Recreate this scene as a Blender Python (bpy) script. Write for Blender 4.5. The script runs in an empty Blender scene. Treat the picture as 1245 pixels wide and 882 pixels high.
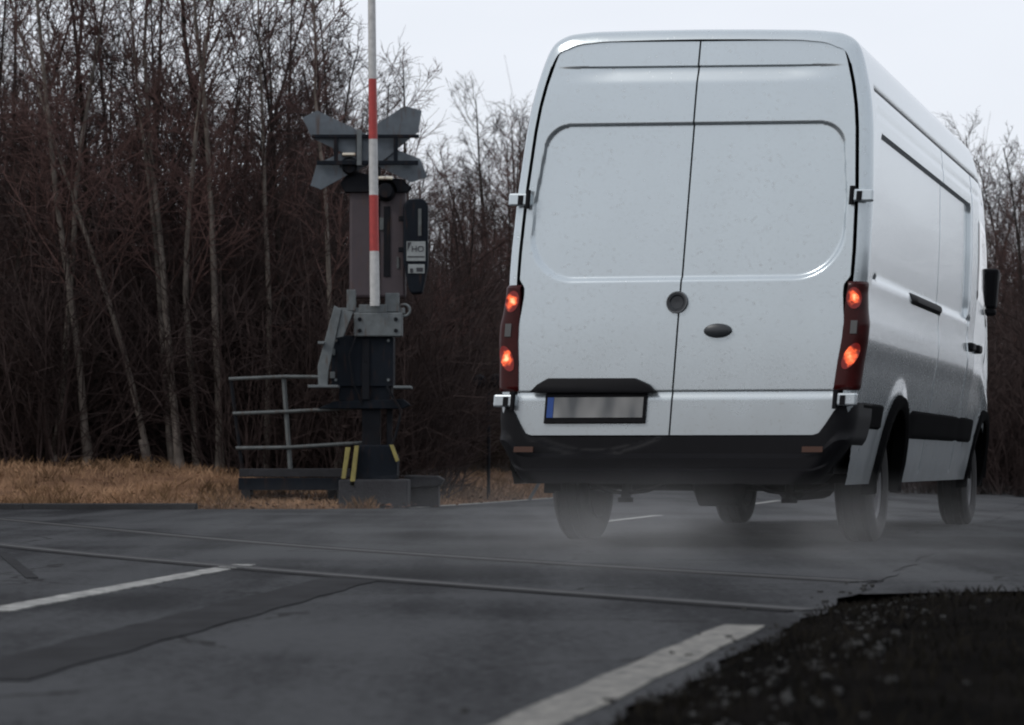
import bpy, bmesh, math, random
from mathutils import Vector, Matrix
random.seed(7)
S = bpy.context.scene
COL = S.collection
R = math.radians

# ------------------------------------------------------------------ camera
F = 3000.0; W0, H0 = 1245.0, 882.0; HOR = 563.0; CAMH = 0.457
cam = bpy.data.cameras.new('camera'); co = bpy.data.objects.new('camera', cam); COL.objects.link(co)
cam.sensor_width = 36; cam.lens = 36*F/W0; cam.clip_start = 0.05; cam.clip_end = 6000
co.location = (0, 0, CAMH); co.rotation_euler = (math.pi/2 + 0.0407, 0, 0)
cam.dof.use_dof = True; cam.dof.focus_distance = 15.5; cam.dof.aperture_fstop = 5.0
S.camera = co

# ------------------------------------------------------------------ world, sun, exposure
SUN_EL, SUN_AZ = R(40), R(238)
wd = bpy.data.worlds.new('World'); S.world = wd; wd.use_nodes = True
nt = wd.node_tree; nt.nodes.clear()
out = nt.nodes.new('ShaderNodeOutputWorld'); bg = nt.nodes.new('ShaderNodeBackground')
sky = nt.nodes.new('ShaderNodeTexSky'); sky.sky_type = 'NISHITA'; sky.sun_disc = False
sky.sun_elevation = SUN_EL; sky.sun_rotation = SUN_AZ; sky.dust_density = 3; sky.air_density = 1.2
tc = nt.nodes.new('ShaderNodeTexCoord'); mp = nt.nodes.new('ShaderNodeMapping'); mp.inputs['Scale'].default_value = (1, 1, 3.0)
nz = nt.nodes.new('ShaderNodeTexNoise'); nz.inputs['Scale'].default_value = 2.2; nz.inputs['Detail'].default_value = 5
rp = nt.nodes.new('ShaderNodeValToRGB'); rp.color_ramp.elements[0].position = .35; rp.color_ramp.elements[1].position = .7
rp.color_ramp.elements[0].color = (.80,)*3+(1,); rp.color_ramp.elements[1].color = (.97,)*3+(1,)
mx = nt.nodes.new('ShaderNodeMixRGB'); mx.inputs['Color2'].default_value = (9.2, 9.55, 10.3, 1)
L = nt.links.new
L(tc.outputs['Generated'], mp.inputs['Vector']); L(mp.outputs['Vector'], nz.inputs['Vector']); L(nz.outputs['Fac'], rp.inputs['Fac'])
L(rp.outputs['Color'], mx.inputs['Fac']); L(sky.outputs['Color'], mx.inputs['Color1']); L(mx.outputs['Color'], bg.inputs['Color'])
bg.inputs['Strength'].default_value = 0.10; L(bg.outputs['Background'], out.inputs['Surface'])
sl = bpy.data.lights.new('sun', 'SUN'); sl.energy = 1.0; sl.angle = R(10); sl.color = (1, .97, .93)
so = bpy.data.objects.new('sun', sl); COL.objects.link(so)
sd = Vector((math.sin(SUN_AZ)*math.cos(SUN_EL), math.cos(SUN_AZ)*math.cos(SUN_EL), math.sin(SUN_EL)))
so.rotation_euler = sd.to_track_quat('Z', 'Y').to_euler(); so.location = (-10, -20, 30)
S.view_settings.view_transform = 'Standard'; S.view_settings.look = 'None'; S.view_settings.exposure = 0; S.view_settings.gamma = 1
S.view_settings.use_curve_mapping = False
S.cycles.filter_width = 2.0

# ------------------------------------------------------------------ helpers
def at(px, py, Y):
    """photo pixel -> point on the vertical plane at distance Y"""
    return Vector(((px - W0/2)/F*Y, Y, CAMH + (HOR - py)/F*Y))

class MB:
    def __init__(s): s.v = []; s.f = []
    def add(s, vs, fs):
        o = len(s.v); s.v += [tuple(v) for v in vs]; s.f += [tuple(i+o for i in f) for f in fs]; return s
    def box(s, c, d, rot=None):
        vs = [Vector((x*d[0]/2, y*d[1]/2, z*d[2]/2)) for x in (-1, 1) for y in (-1, 1) for z in (-1, 1)]
        if rot is not None: vs = [rot @ v for v in vs]
        vs = [v + Vector(c) for v in vs]
        return s.add(vs, [(0,1,3,2),(4,6,7,5),(0,4,5,1),(2,3,7,6),(0,2,6,4),(1,5,7,3)])
    def prism(s, poly, y0, y1):
        n = len(poly); vs = [(x, y0, z) for x, z in poly] + [(x, y1, z) for x, z in poly]
        fs = [tuple(range(n)), tuple(range(2*n-1, n-1, -1))] + [(i, i+n, (i+1) % n+n, (i+1) % n) for i in range(n)]
        return s.add(vs, fs)
    def tube(s, pts, rad, n=8, cap=True):
        pts = [Vector(p) for p in pts]; k = len(pts)
        if not hasattr(rad, '__len__'): rad = [rad]*k
        vs = []; ref = Vector((.37, .61, .7)).normalized()
        for i, p in enumerate(pts):
            t = (pts[min(i+1, k-1)] - pts[max(i-1, 0)]).normalized()
            if abs(t.dot(ref)) > .95: ref = Vector((1, 0, 0))
            a = t.cross(ref).normalized(); b = t.cross(a)
            for j in range(n):
                an = 2*math.pi*j/n; vs.append(p + (a*math.cos(an) + b*math.sin(an))*rad[i])
        fs = [(i*n+j, i*n+(j+1) % n, (i+1)*n+(j+1) % n, (i+1)*n+j) for i in range(k-1) for j in range(n)]
        if cap: fs += [tuple(range(n-1, -1, -1)), tuple((k-1)*n+j for j in range(n))]
        return s.add(vs, fs)
    def lathe(s, prof, c, axis, n=32, flip=False):
        """prof: (radius, along) closed ring profile spun about axis through c"""
        ax = Vector(axis).normalized(); a = ax.orthogonal().normalized(); b = ax.cross(a); m = len(prof); vs = []
        for i in range(n):
            an = 2*math.pi*i/n; d = a*math.cos(an) + b*math.sin(an)
            for r, h in prof: vs.append(Vector(c) + d*r + ax*h)
        fs = [(i*m+j, ((i+1) % n)*m+j, ((i+1) % n)*m+j+1, i*m+j+1) for i in range(n) for j in range(m-1)]
        return s.add(vs, fs)
    def build(s, name, mat, parent=None, bevel=0, smooth=False, fn=None):
        me = bpy.data.meshes.new(name)
        vs = [fn(v) for v in s.v] if fn else s.v
        me.from_pydata([tuple(v) for v in vs], [], s.f)
        bm = bmesh.new(); bm.from_mesh(me)
        bmesh.ops.recalc_face_normals(bm, faces=bm.faces)
        if bevel:
            es = [e for e in bm.edges if len(e.link_faces) == 2 and e.calc_face_angle(0) > .5]
            bmesh.ops.bevel(bm, geom=es, offset=bevel, segments=2, affect='EDGES', profile=.5)
        bm.to_mesh(me); bm.free()
        if smooth:
            me.polygons.foreach_set('use_smooth', [True]*len(me.polygons))
            try: me.set_sharp_from_angle(angle=R(40))
            except Exception: pass
        o = bpy.data.objects.new(name, me); COL.objects.link(o)
        if mat: me.materials.append(mat)
        if parent: o.parent = parent; o.matrix_parent_inverse = Matrix()
        return o

def tag(o, label=None, cat=None, group=None, kind=None):
    if label: o['label'] = label
    if cat: o['category'] = cat
    if group: o['group'] = group
    if kind: o['kind'] = kind
    return o
def empty(name, loc, label, cat, group=None, rz=0):
    o = bpy.data.objects.new(name, None); COL.objects.link(o); o.location = loc; o.rotation_euler = (0, 0, rz)
    o.empty_display_size = .3
    return tag(o, label, cat, group)

def mat(name, col, rough=.6, metal=0, var=0, scale=8, col2=None, bump=0, bscale=40, coat=0, spec=.5, stretch=None, detail=6):
    m = bpy.data.materials.new(name); m.use_nodes = True; n = m.node_tree; p = n.nodes['Principled BSDF']
    p.inputs['Roughness'].default_value = rough; p.inputs['Metallic'].default_value = metal
    p.inputs['Specular IOR Level'].default_value = spec; p.inputs['Coat Weight'].default_value = coat; p.inputs['Coat Roughness'].default_value = .08
    p.inputs['Base Color'].default_value = (*col, 1)
    t = n.nodes.new('ShaderNodeTexCoord'); vec = t.outputs['Object']
    if stretch:
        g = n.nodes.new('ShaderNodeMapping'); g.inputs['Scale'].default_value = stretch; n.links.new(vec, g.inputs['Vector']); vec = g.outputs['Vector']
    if var or col2:
        z = n.nodes.new('ShaderNodeTexNoise'); z.inputs['Scale'].default_value = scale; z.inputs['Detail'].default_value = detail; z.inputs['Roughness'].default_value = .65
        n.links.new(vec, z.inputs['Vector'])
        r = n.nodes.new('ShaderNodeValToRGB'); r.color_ramp.elements[0].position = .32; r.color_ramp.elements[1].position = .68
        c2 = col2 or tuple(c*(1-var) for c in col)
        r.color_ramp.elements[0].color = (*c2, 1); r.color_ramp.elements[1].color = (*col, 1)
        n.links.new(z.outputs['Fac'], r.inputs['Fac']); n.links.new(r.outputs['Color'], p.inputs['Base Color'])
    if bump:
        z2 = n.nodes.new('ShaderNodeTexNoise'); z2.inputs['Scale'].default_value = bscale; z2.inputs['Detail'].default_value = 4
        b = n.nodes.new('ShaderNodeBump'); b.inputs['Strength'].default_value = bump; b.inputs['Distance'].default_value = .02
        n.links.new(vec, z2.inputs['Vector']); n.links.new(z2.outputs['Fac'], b.inputs['Height']); n.links.new(b.outputs['Normal'], p.inputs['Normal'])
    return m

def sstep(a, b, x):
    t = min(1, max(0, (x-a)/(b-a))); return t*t*(3-2*t)
def interp(tab, x):
    if x <= tab[0][0]: return tab[0][1]
    for (a, u), (b, v) in zip(tab, tab[1:]):
        if x <= b: return u + (v-u)*(x-a)/(b-a)
    return tab[-1][1]

# ------------------------------------------------------------------ materials
def asphalt_mat():
    m = mat('asphalt', (.05, .052, .056), rough=.85, bump=.6, bscale=260, spec=.12)
    n = m.node_tree; p = n.nodes['Principled BSDF']; t = [x for x in n.nodes if x.type == 'TEX_COORD'][0]
    mp1 = n.nodes.new('ShaderNodeMapping'); mp1.inputs['Rotation'].default_value = (0, 0, R(13.4)); mp1.inputs['Scale'].default_value = (1.6, .12, 1)
    a = n.nodes.new('ShaderNodeTexNoise'); a.inputs['Scale'].default_value = 1.3; a.inputs['Detail'].default_value = 5
    b = n.nodes.new('ShaderNodeTexNoise'); b.inputs['Scale'].default_value = 90; b.inputs['Detail'].default_value = 3
    c = n.nodes.new('ShaderNodeTexNoise'); c.inputs['Scale'].default_value = .55; c.inputs['Detail'].default_value = 6
    n.links.new(t.outputs['Object'], mp1.inputs['Vector']); n.links.new(mp1.outputs['Vector'], a.inputs['Vector'])
    n.links.new(t.outputs['Object'], b.inputs['Vector']); n.links.new(t.outputs['Object'], c.inputs['Vector'])
    def math_(op, a_, b_):
        k = n.nodes.new('ShaderNodeMath'); k.operation = op
        for i, v in enumerate((a_, b_)):
            if isinstance(v, (int, float)): k.inputs[i].default_value = v
            else: n.links.new(v, k.inputs[i])
        return k.outputs[0]
    f = math_('ADD', math_('MULTIPLY', a.outputs['Fac'], .42), math_('MULTIPLY', c.outputs['Fac'], .42))
    b2 = n.nodes.new('ShaderNodeTexNoise'); b2.inputs['Scale'].default_value = 26; b2.inputs['Detail'].default_value = 6; b2.inputs['Roughness'].default_value = .75; n.links.new(t.outputs['Object'], b2.inputs['Vector'])
    f = math_('ADD', math_('MULTIPLY', f, .80), math_('MULTIPLY', b2.outputs['Fac'], .42))
    f = math_('ADD', f, math_('MULTIPLY', b.outputs['Fac'], .06+.01))
    r = n.nodes.new('ShaderNodeValToRGB'); e = r.color_ramp.elements
    e[0].position = .43; e[0].color = (.005, .0053, .0063, 1); e[1].position = .62; e[1].color = (.058, .060, .064, 1); q = e.new(.52); q.color = (.0165, .0172, .0195, 1)
    n.links.new(f, r.inputs['Fac'])
    # cracks: cell borders, broken up by noise
    dn = n.nodes.new('ShaderNodeTexNoise'); dn.inputs['Scale'].default_value = 3; dn.inputs['Detail'].default_value = 5; n.links.new(t.outputs['Object'], dn.inputs['Vector'])
    va = n.nodes.new('ShaderNodeMixRGB'); va.inputs['Fac'].default_value = .28; n.links.new(t.outputs['Object'], va.inputs['Color1']); n.links.new(dn.outputs['Color'], va.inputs['Color2'])
    vo = n.nodes.new('ShaderNodeTexVoronoi'); vo.feature = 'DISTANCE_TO_EDGE'; vo.inputs['Scale'].default_value = .75; n.links.new(va.outputs['Color'], vo.inputs['Vector'])
    cr = math_('LESS_THAN', vo.outputs['Distance'], .006); cm = math_('GREATER_THAN', c.outputs['Fac'], .50)
    cf = math_('MULTIPLY', math_('MULTIPLY', cr, cm), .75)
    mxc = n.nodes.new('ShaderNodeMixRGB'); mxc.inputs['Color2'].default_value = (.006, .006, .006, 1); n.links.new(cf, mxc.inputs['Fac']); n.links.new(r.outputs['Color'], mxc.inputs['Color1'])
    n.links.new(mxc.outputs['Color'], p.inputs['Base Color'])
    return m
M = {}
M['asphalt'] = asphalt_mat()
M['soil'] = mat('dark_soil', (.035, .028, .022), .95, var=.5, scale=3, bump=.6, bscale=30, spec=.1)
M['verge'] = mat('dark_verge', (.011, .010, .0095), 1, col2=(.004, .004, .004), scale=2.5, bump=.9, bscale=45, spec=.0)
M['grass'] = mat('dry_grass', (.42, .26, .155), .9, col2=(.085, .052, .033), scale=1.2, spec=.1)
M['tuft'] = mat('withered_tufts', (.19, .115, .065), .95, col2=(.07, .045, .026), scale=1.3, spec=.05)
M['leaf'] = mat('dead_leaves', (.13, .065, .035), .9, col2=(.04, .022, .015), scale=9, spec=.1)
M['bank'] = mat('bank_soil', (.25, .145, .085), .95, col2=(.09, .05, .032), scale=1.1, bump=.6, bscale=25, spec=.1)
M['linepaint'] = mat('worn_line_paint', (.33, .33, .31), .85, col2=(.06, .06, .06), scale=14)
M['edgepaint'] = mat('worn_edge_paint', (.24, .23, .205), .9, col2=(.05, .05, .05), scale=19, bump=.4, bscale=150)
M['kerb'] = mat('kerb_stone', (.02, .02, .022), .85, var=.4, scale=6, bump=.4)
M['rail'] = mat('worn_rail_steel', (.034, .034, .035), .65, metal=.2, var=.4, scale=5)
M['gap'] = mat('flangeway_rubber', (.012, .012, .013), .9)
M['tar'] = mat('tar_seam', (.024, .0245, .027), .9, spec=.1, var=.6, scale=6)
M['concrete'] = mat('concrete', (.16, .16, .155), .9, var=.5, scale=7, bump=.4)
M['gravel'] = mat('dark_gravel', (.03, .03, .029), .95, var=.7, scale=40)
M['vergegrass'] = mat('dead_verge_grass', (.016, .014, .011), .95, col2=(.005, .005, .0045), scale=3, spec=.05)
M['darkconcrete'] = mat('dirty_concrete', (.022, .022, .026), .9, var=.5, scale=7, bump=.4)
M['bark'] = mat('dark_bark', (.030, .024, .021), .95, var=.5, scale=6, stretch=(3, 3, .6), spec=.15)
M['pale'] = mat('pale_birch_bark', (.18, .155, .135), .9, col2=(.05, .042, .037), scale=5, stretch=(2, 2, .8), spec=.15)
M['twig'] = mat('brown_twigs', (.046, .032, .030), .9, var=.4, scale=2, spec=.15)
M['twigred'] = mat('reddish_twigs', (.098, .058, .052), .9, var=.4, scale=2, spec=.15)
M['brush'] = mat('brush_stems', (.085, .066, .054), .95, col2=(.032, .025, .021), scale=2, spec=.1)
M['darkmetal'] = mat('dark_painted_steel', (.009, .010, .013), .7, spec=.12, var=.3, scale=9)
M['bluesteel'] = mat('blue_black_steel', (.006, .009, .014), .65, spec=.12, var=.3, scale=9)
M['galv'] = mat('galvanised_steel', (.13, .145, .15), .6, metal=.3, var=.35, scale=11)
M['rails'] = mat('weathered_tube', (.11, .12, .12), .6, metal=.3, var=.4, scale=12)
M['brown'] = mat('brown_violet_paint', (.050, .036, .042), .6, var=.3, scale=5)
M['signback'] = mat('grey_sign_back', (.095, .115, .135), .6, metal=.1, var=.3, scale=7)
M['yellow'] = mat('yellow_paint', (.25, .21, .06), .6, var=.35, scale=14)
M['label'] = mat('white_label', (.24, .26, .26), .5, var=.25, scale=30)
M['ink'] = mat('black_ink', (.02, .02, .025), .6)
M['hoodglint'] = mat('pale_hood_glint', (.5, .45, .36), .15, metal=.9, coat=.6)  # pale metal standing in for the highlights on the dark lamp housings
def add_rust(m, amt=.6):
    n = m.node_tree; p = n.nodes['Principled BSDF']; t = [x for x in n.nodes if x.type == 'TEX_COORD'][0]; src = p.inputs['Base Color'].links[0].from_socket
    g = n.nodes.new('ShaderNodeMapping'); g.inputs['Scale'].default_value = (9, 9, 1.6); n.links.new(t.outputs['Object'], g.inputs['Vector'])
    z = n.nodes.new('ShaderNodeTexNoise'); z.inputs['Scale'].default_value = 2.2; z.inputs['Detail'].default_value = 6; n.links.new(g.outputs['Vector'], z.inputs['Vector'])
    r = n.nodes.new('ShaderNodeValToRGB'); r.color_ramp.elements[0].position = .56; r.color_ramp.elements[1].position = .72
    r.color_ramp.elements[0].color = (0,)*3+(1,); r.color_ramp.elements[1].color = (amt,)*3+(1,); n.links.new(z.outputs['Fac'], r.inputs['Fac'])
    x = n.nodes.new('ShaderNodeMixRGB'); x.inputs['Color2'].default_value = (.06, .028, .014, 1)
    n.links.new(r.outputs['Color'], x.inputs['Fac']); n.links.new(src, x.inputs['Color1']); n.links.new(x.outputs['Color'], p.inputs['Base Color'])
for k in ('galv', 'rails', 'signback', 'brown'): add_rust(M[k])
for k in ('darkmetal', 'bluesteel'): add_rust(M[k], .3)
M['pole'] = mat('boom_white', (.55, .55, .54), .5, var=.2, scale=20)
def boom_mat(zs):
    m = mat('red_white_boom', (.6, .6, .58), .45); n = m.node_tree; p = n.nodes['Principled BSDF']
    t = [x for x in n.nodes if x.type == 'TEX_COORD'][0]; s = n.nodes.new('ShaderNodeSeparateXYZ'); n.links.new(t.outputs['Object'], s.inputs[0])
    r = n.nodes.new('ShaderNodeValToRGB'); r.color_ramp.interpolation = 'CONSTANT'
    lo, hi = zs[0], zs[-1]
    mr = n.nodes.new('ShaderNodeMapRange'); mr.inputs['From Min'].default_value = lo; mr.inputs['From Max'].default_value = hi
    n.links.new(s.outputs['Z'], mr.inputs['Value']); n.links.new(mr.outputs[0], r.inputs['Fac'])
    wh, rd = (.55, .55, .54, 1), (.42, .035, .03, 1); e = r.color_ramp.elements
    e[0].position = 0; e[0].color = wh; e[1].position = (zs[1]-lo)/(hi-lo); e[1].color = rd
    for i, z in enumerate(zs[2:-1]):
        q = e.new((z-lo)/(hi-lo)); q.color = wh if i % 2 == 0 else rd
    z = n.nodes.new('ShaderNodeTexNoise'); z.inputs['Scale'].default_value = 18; n.links.new(t.outputs['Object'], z.inputs['Vector'])
    mm = n.nodes.new('ShaderNodeMixRGB'); mm.blend_type = 'MULTIPLY'; mm.inputs['Fac'].default_value = .5
    n.links.new(r.outputs['Color'], mm.inputs['Color1']); n.links.new(z.outputs['Fac'], mm.inputs['Color2'])
    n.links.new(mm.outputs['Color'], p.inputs['Base Color']); return m
# van
M['paint'] = mat('silver_white_paint', (.50, .555, .585), .22, metal=.65, coat=.5, var=.06, scale=1.2)
def add_dirt(m, zlo, zhi, dirt):
    n = m.node_tree; p = n.nodes['Principled BSDF']; t = [x for x in n.nodes if x.type == 'TEX_COORD'][0]
    src = p.inputs['Base Color'].links[0].from_socket
    z = n.nodes.new('ShaderNodeTexNoise'); z.inputs['Scale'].default_value = 55; z.inputs['Detail'].default_value = 5; n.links.new(t.outputs['Object'], z.inputs['Vector'])
    r = n.nodes.new('ShaderNodeValToRGB'); r.color_ramp.elements[0].position = .58; r.color_ramp.elements[1].position = .8
    r.color_ramp.elements[0].color = (0,)*3+(1,); r.color_ramp.elements[1].color = (.35,)*3+(1,); n.links.new(z.outputs['Fac'], r.inputs['Fac'])
    x = n.nodes.new('ShaderNodeMixRGB'); x.inputs['Color2'].default_value = (*dirt, 1)
    sx = n.nodes.new('ShaderNodeSeparateXYZ'); n.links.new(t.outputs['Object'], sx.inputs[0])
    mr = n.nodes.new('ShaderNodeMapRange'); mr.inputs['From Min'].default_value = zhi; mr.inputs['From Max'].default_value = zlo; n.links.new(sx.outputs['Z'], mr.inputs['Value'])
    z2 = n.nodes.new('ShaderNodeTexNoise'); z2.inputs['Scale'].default_value = 4; z2.inputs['Detail'].default_value = 8; n.links.new(t.outputs['Object'], z2.inputs['Vector'])
    ml = n.nodes.new('ShaderNodeMath'); ml.operation = 'MULTIPLY'; n.links.new(mr.outputs[0], ml.inputs[0]); n.links.new(z2.outputs['Fac'], ml.inputs[1])
    mh = n.nodes.new('ShaderNodeMath'); mh.operation = 'MULTIPLY'; mh.inputs[1].default_value = .75; n.links.new(ml.outputs[0], mh.inputs[0])
    ma = n.nodes.new('ShaderNodeMath'); ma.operation = 'ADD'; ma.use_clamp = True; n.links.new(r.outputs['Color'], ma.inputs[0]); n.links.new(mh.outputs[0], ma.inputs[1])
    n.links.new(ma.outputs[0], x.inputs['Fac']); n.links.new(src, x.inputs['Color1']); n.links.new(x.outputs['Color'], p.inputs['Base Color'])
    rr = n.nodes.new('ShaderNodeMapRange'); rr.inputs['To Min'].default_value = .2; rr.inputs['To Max'].default_value = .6; n.links.new(ma.outputs[0], rr.inputs['Value']); n.links.new(rr.outputs[0], p.inputs['Roughness'])
add_dirt(M['paint'], .3, 1.25, (.30, .29, .275))
M['plastic'] = mat('black_plastic', (.005, .005, .0065), .6, spec=.15, var=.3, scale=6)
M['moulding'] = mat('matte_moulding', (.006, .006, .0065), .95, var=.3, scale=6, spec=.02)
M['amber'] = mat('dark_amber', (.05, .016, .006), .4)
M['under'] = mat('dark_underbody', (.006, .006, .007), .8, spec=.15, var=.3, scale=6)
M['rubber'] = mat('dusty_rubber', (.017, .0165, .017), .85, var=.35, scale=9, bump=.3, bscale=30)
M['rim'] = mat('steel_rim', (.10, .10, .105), .5, metal=.6, var=.3)
M['glass'] = mat('dark_glass', (.01, .011, .013), .06, coat=1)
M['lens'] = mat('dark_red_lens', (.040, .003, .003), .35, spec=.15, coat=.12, var=.4, scale=14)
M['lensclear'] = mat('grey_lens', (.07, .07, .07), .3, coat=.1)
M['badge'] = mat('badge_dark', (.03, .033, .037), .35, metal=.3)
M['chrome'] = mat('dull_chrome', (.12, .125, .13), .3, metal=.8)
M['platewhite'] = mat('dim_plate', (.22, .22, .215), .5, col2=(.07, .075, .08), scale=9, detail=1, stretch=(1, 1, .4))
M['blue'] = mat('plate_blue', (.01, .05, .22), .5)
def glow_mat():
    m = bpy.data.materials.new('lit_brake_lamp'); m.use_nodes = True; n = m.node_tree; p = n.nodes['Principled BSDF']
    t = n.nodes.new('ShaderNodeTexCoord'); mp = n.nodes.new('ShaderNodeMapping'); mp.inputs['Location'].default_value = (-1, -.0, -1); mp.inputs['Scale'].default_value = (2, 0, 2)
    g = n.nodes.new('ShaderNodeTexGradient'); g.gradient_type = 'SPHERICAL'; r = n.nodes.new('ShaderNodeValToRGB'); e = r.color_ramp.elements
    e[0].position = .05; e[0].color = (.05, .002, .001, 1); e[1].position = .8; e[1].color = (1, .55, .26, 1); q = e.new(.45); q.color = (1, .13, .035, 1)
    zn = n.nodes.new('ShaderNodeTexNoise'); zn.inputs['Scale'].default_value = 26; zn.inputs['Detail'].default_value = 2; n.links.new(t.outputs['Object'], zn.inputs['Vector'])
    n.links.new(t.outputs['Generated'], mp.inputs['Vector']); n.links.new(mp.outputs['Vector'], g.inputs['Vector'])
    ml = n.nodes.new('ShaderNodeMath'); ml.operation = 'MULTIPLY_ADD'; ml.inputs[1].default_value = 1.5; ml.inputs[2].default_value = -.95; n.links.new(zn.outputs['Fac'], ml.inputs[0])
    ad = n.nodes.new('ShaderNodeMath'); ad.operation = 'ADD'; ad.use_clamp = True; n.links.new(g.outputs['Fac'], ad.inputs[0]); n.links.new(ml.outputs[0], ad.inputs[1]); n.links.new(ad.outputs[0], r.inputs['Fac'])
    n.links.new(r.outputs['Color'], p.inputs['Emission Color']); p.inputs['Emission Strength'].default_value = 1.5
    p.inputs['Base Color'].default_value = (.1, .005, .004, 1); p.inputs['Roughness'].default_value = .3
    return m
M['glow'] = glow_mat()

# ------------------------------------------------------------------ setting: ground, road
RU = Vector((math.sin(R(13.4)), math.cos(R(13.4)), 0)); RN = Vector((RU.y, -RU.x, 0))   # along the road / to its right
S_LEFT, S_RIGHT = -6.95, -0.84
S_MID = -3.9
_c = RN*S_MID; PATH = []                      # centre line: straight over the crossing, then bending left behind the van
_p = _c + RU*-40; _t = -40.0
while _t < 320:
    _h = R(13.4) - R(7.4)*sstep(24, 42, _t); PATH.append((_p.x, _p.y, _h)); _p = _p + Vector((math.sin(_h), math.cos(_h), 0))*.5; _t += .5
def s_of(x, y):
    i = min(max(int((y-PATH[0][1])/.5), 0), len(PATH)-1)
    while i < len(PATH)-2 and PATH[i][1] < y: i += 1
    while i > 0 and PATH[i][1] > y: i -= 1
    cx, cy, h = PATH[i]; cx += (y-cy)*math.tan(h)
    return (x-cx)*math.cos(h) + S_MID
def rc(s_, t):
    f = (t+40)/.5; i = min(max(int(f), 0), len(PATH)-2); a, b = PATH[i], PATH[i+1]; u = f-i; h = a[2]
    return Vector((a[0]+(b[0]-a[0])*u + (s_-S_MID)*math.cos(h), a[1]+(b[1]-a[1])*u - (s_-S_MID)*math.sin(h), 0))
Y_EDGE = 24.45
def bank_d(x, y): return min(y - (Y_EDGE + .012*x), S_LEFT - s_of(x, y))
def hash2(x, y):
    return (math.sin(x*1.7+y*.6)+math.sin(x*.53-y*1.31+2)+math.sin(x*3.1+y*2.3+1)*.4)/2.4
def ground_z(x, y):
    s = s_of(x, y); d = bank_d(x, y)
    z = -.06
    if d > 0: z += .05*sstep(0, .25, d) + .40*sstep(.2, 3.4, d) + .05*hash2(x, y)*sstep(.2, 2, d)
    e = s - S_RIGHT
    if e > -.7 and y < 9.2: z += .05*sstep(-.6, -.08, e)*(1-sstep(7.6, 9.0, y))
    if e > 0: k = 1-sstep(7.6, 9.6, y-.3*e)*(1-sstep(33, 36, y)); z += (.04*sstep(.0, .4, e) + .02*sstep(1, 3, e)*(.5+.5*hash2(x*1.5, y*1.5)))*k + .25*sstep(9, 16, e) + .02*hash2(x*2, y*2)*sstep(0, .5, e)*k
    return z
def axis(fine0, fine1, step, far):
    a = []; x = fine0
    while x <= fine1: a.append(x); x += step
    lo, hi = [], []
    d = step; x = fine0
    while x > -far: d *= 1.35; x -= d; lo.append(x)
    d = step; x = fine1
    while x < far: d *= 1.35; x += d; hi.append(x)
    return lo[::-1] + a + hi
xs, ys = axis(-14, 14, .35, 2500), axis(0, 50, .35, 2500)
g = MB(); nx = len(xs)
g.add([(x, y, ground_z(x, y)) for y in ys for x in xs], [(j*nx+i, j*nx+i+1, (j+1)*nx+i+1, (j+1)*nx+i) for j in range(len(ys)-1) for i in range(nx-1)])
go = g.build('ground', M['bank'], smooth=True); tag(go, kind='structure')
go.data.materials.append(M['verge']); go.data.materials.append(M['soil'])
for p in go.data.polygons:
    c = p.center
    if s_of(c.x, c.y) > S_RIGHT-.8: p.material_index = 1 if c.y < 70 and s_of(c.x, c.y) < 45 else 2  # near-black carried far to the right to darken the reflection in the van's flank
    elif bank_d(c.x, c.y) > 5.0: p.material_index = 2

def strip(pts_l, pts_r, z):
    m = MB(); n = len(pts_l)
    m.add([(*p[:2], z) for p in pts_l] + [(*p[:2], z) for p in pts_r], [(i, i+n, i+n+1, i+1) for i in range(n-1)])
    if z > 0:       # close the edges down to the surface below
        m.v += [(x, y, .0005) for x, y, _ in m.v]; k = 2*n
        m.f += [(i, i+1, i+1+k, i+k) for i in range(n-1)] + [(n+i, n+i+k, n+i+1+k, n+i+1) for i in range(n-1)] + [(0, k, k+n, n), (n-1, 2*n-1, k+2*n-1, k+n-1)]
    return m
def rp(s, t): return RN*s + RU*t       # road coordinates: s across, t along
road = MB()
ts = [-38 + 2*i for i in range(19)] + [.06*i for i in range(250)] + [15 + 1.5*i for i in range(195)]
A = [rc(S_LEFT, t) for t in ts]; B = [rc(S_RIGHT + .018*math.sin(t*5.1)+.010*math.sin(t*11.7+1)+.004*math.sin(t*23), t) for t in ts]
road = strip(A, B, 0.0); tag(road.build('road', M['asphalt']), kind='structure')
# paved approach joining from the left, in front of the barrier
e0 = rp(S_LEFT, 25.2)
ap = MB(); ap.add([(-60, 2, .0), (*rp(S_LEFT, -2)[:2], 0), (*rp(S_LEFT, 25.6)[:2], 0), (-4.8, Y_EDGE-.05, 0), (-12, Y_EDGE-.2, 0), (-60, Y_EDGE-1, 0)], [(0, 1, 2, 3, 4, 5)])
tag(ap.build('side_road', M['asphalt']), kind='structure')
rnd0 = random.Random(9)
aq = [rc(S_RIGHT-.3, 8.9)] + [rc(S_RIGHT + .35*i, 8.75 + .05*i + .9*(1-math.exp(-i*.25)) + rnd0.uniform(-.05, .05)) for i in range(30)] + [rc(S_RIGHT+10, 34), rc(S_RIGHT-.3, 34)]
ap2 = MB(); ap2.add([(p.x, p.y, -.004) for p in aq] , [tuple(range(len(aq)))]); ao = ap2.build('side_road', M['asphalt']); tag(ao, kind='structure')
# kerb at the far side of the approach
kb = MB()
kp = [Vector((-14, Y_EDGE-.32, 0)), Vector((-9, Y_EDGE-.2, 0)), Vector((-4.8, Y_EDGE-.13, 0)), Vector((-3.1, Y_EDGE-.12, 0))]
for a, b in zip(kp, kp[1:]):
    d = b-a; kb.box((a+b)/2 + Vector((0, 0, .005)), (d.length, .14, .11), Matrix.Rotation(math.atan2(d.y, d.x), 3, 'Z'))
tag(kb.build('kerb', M['kerb'], bevel=.012), kind='structure')

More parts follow.
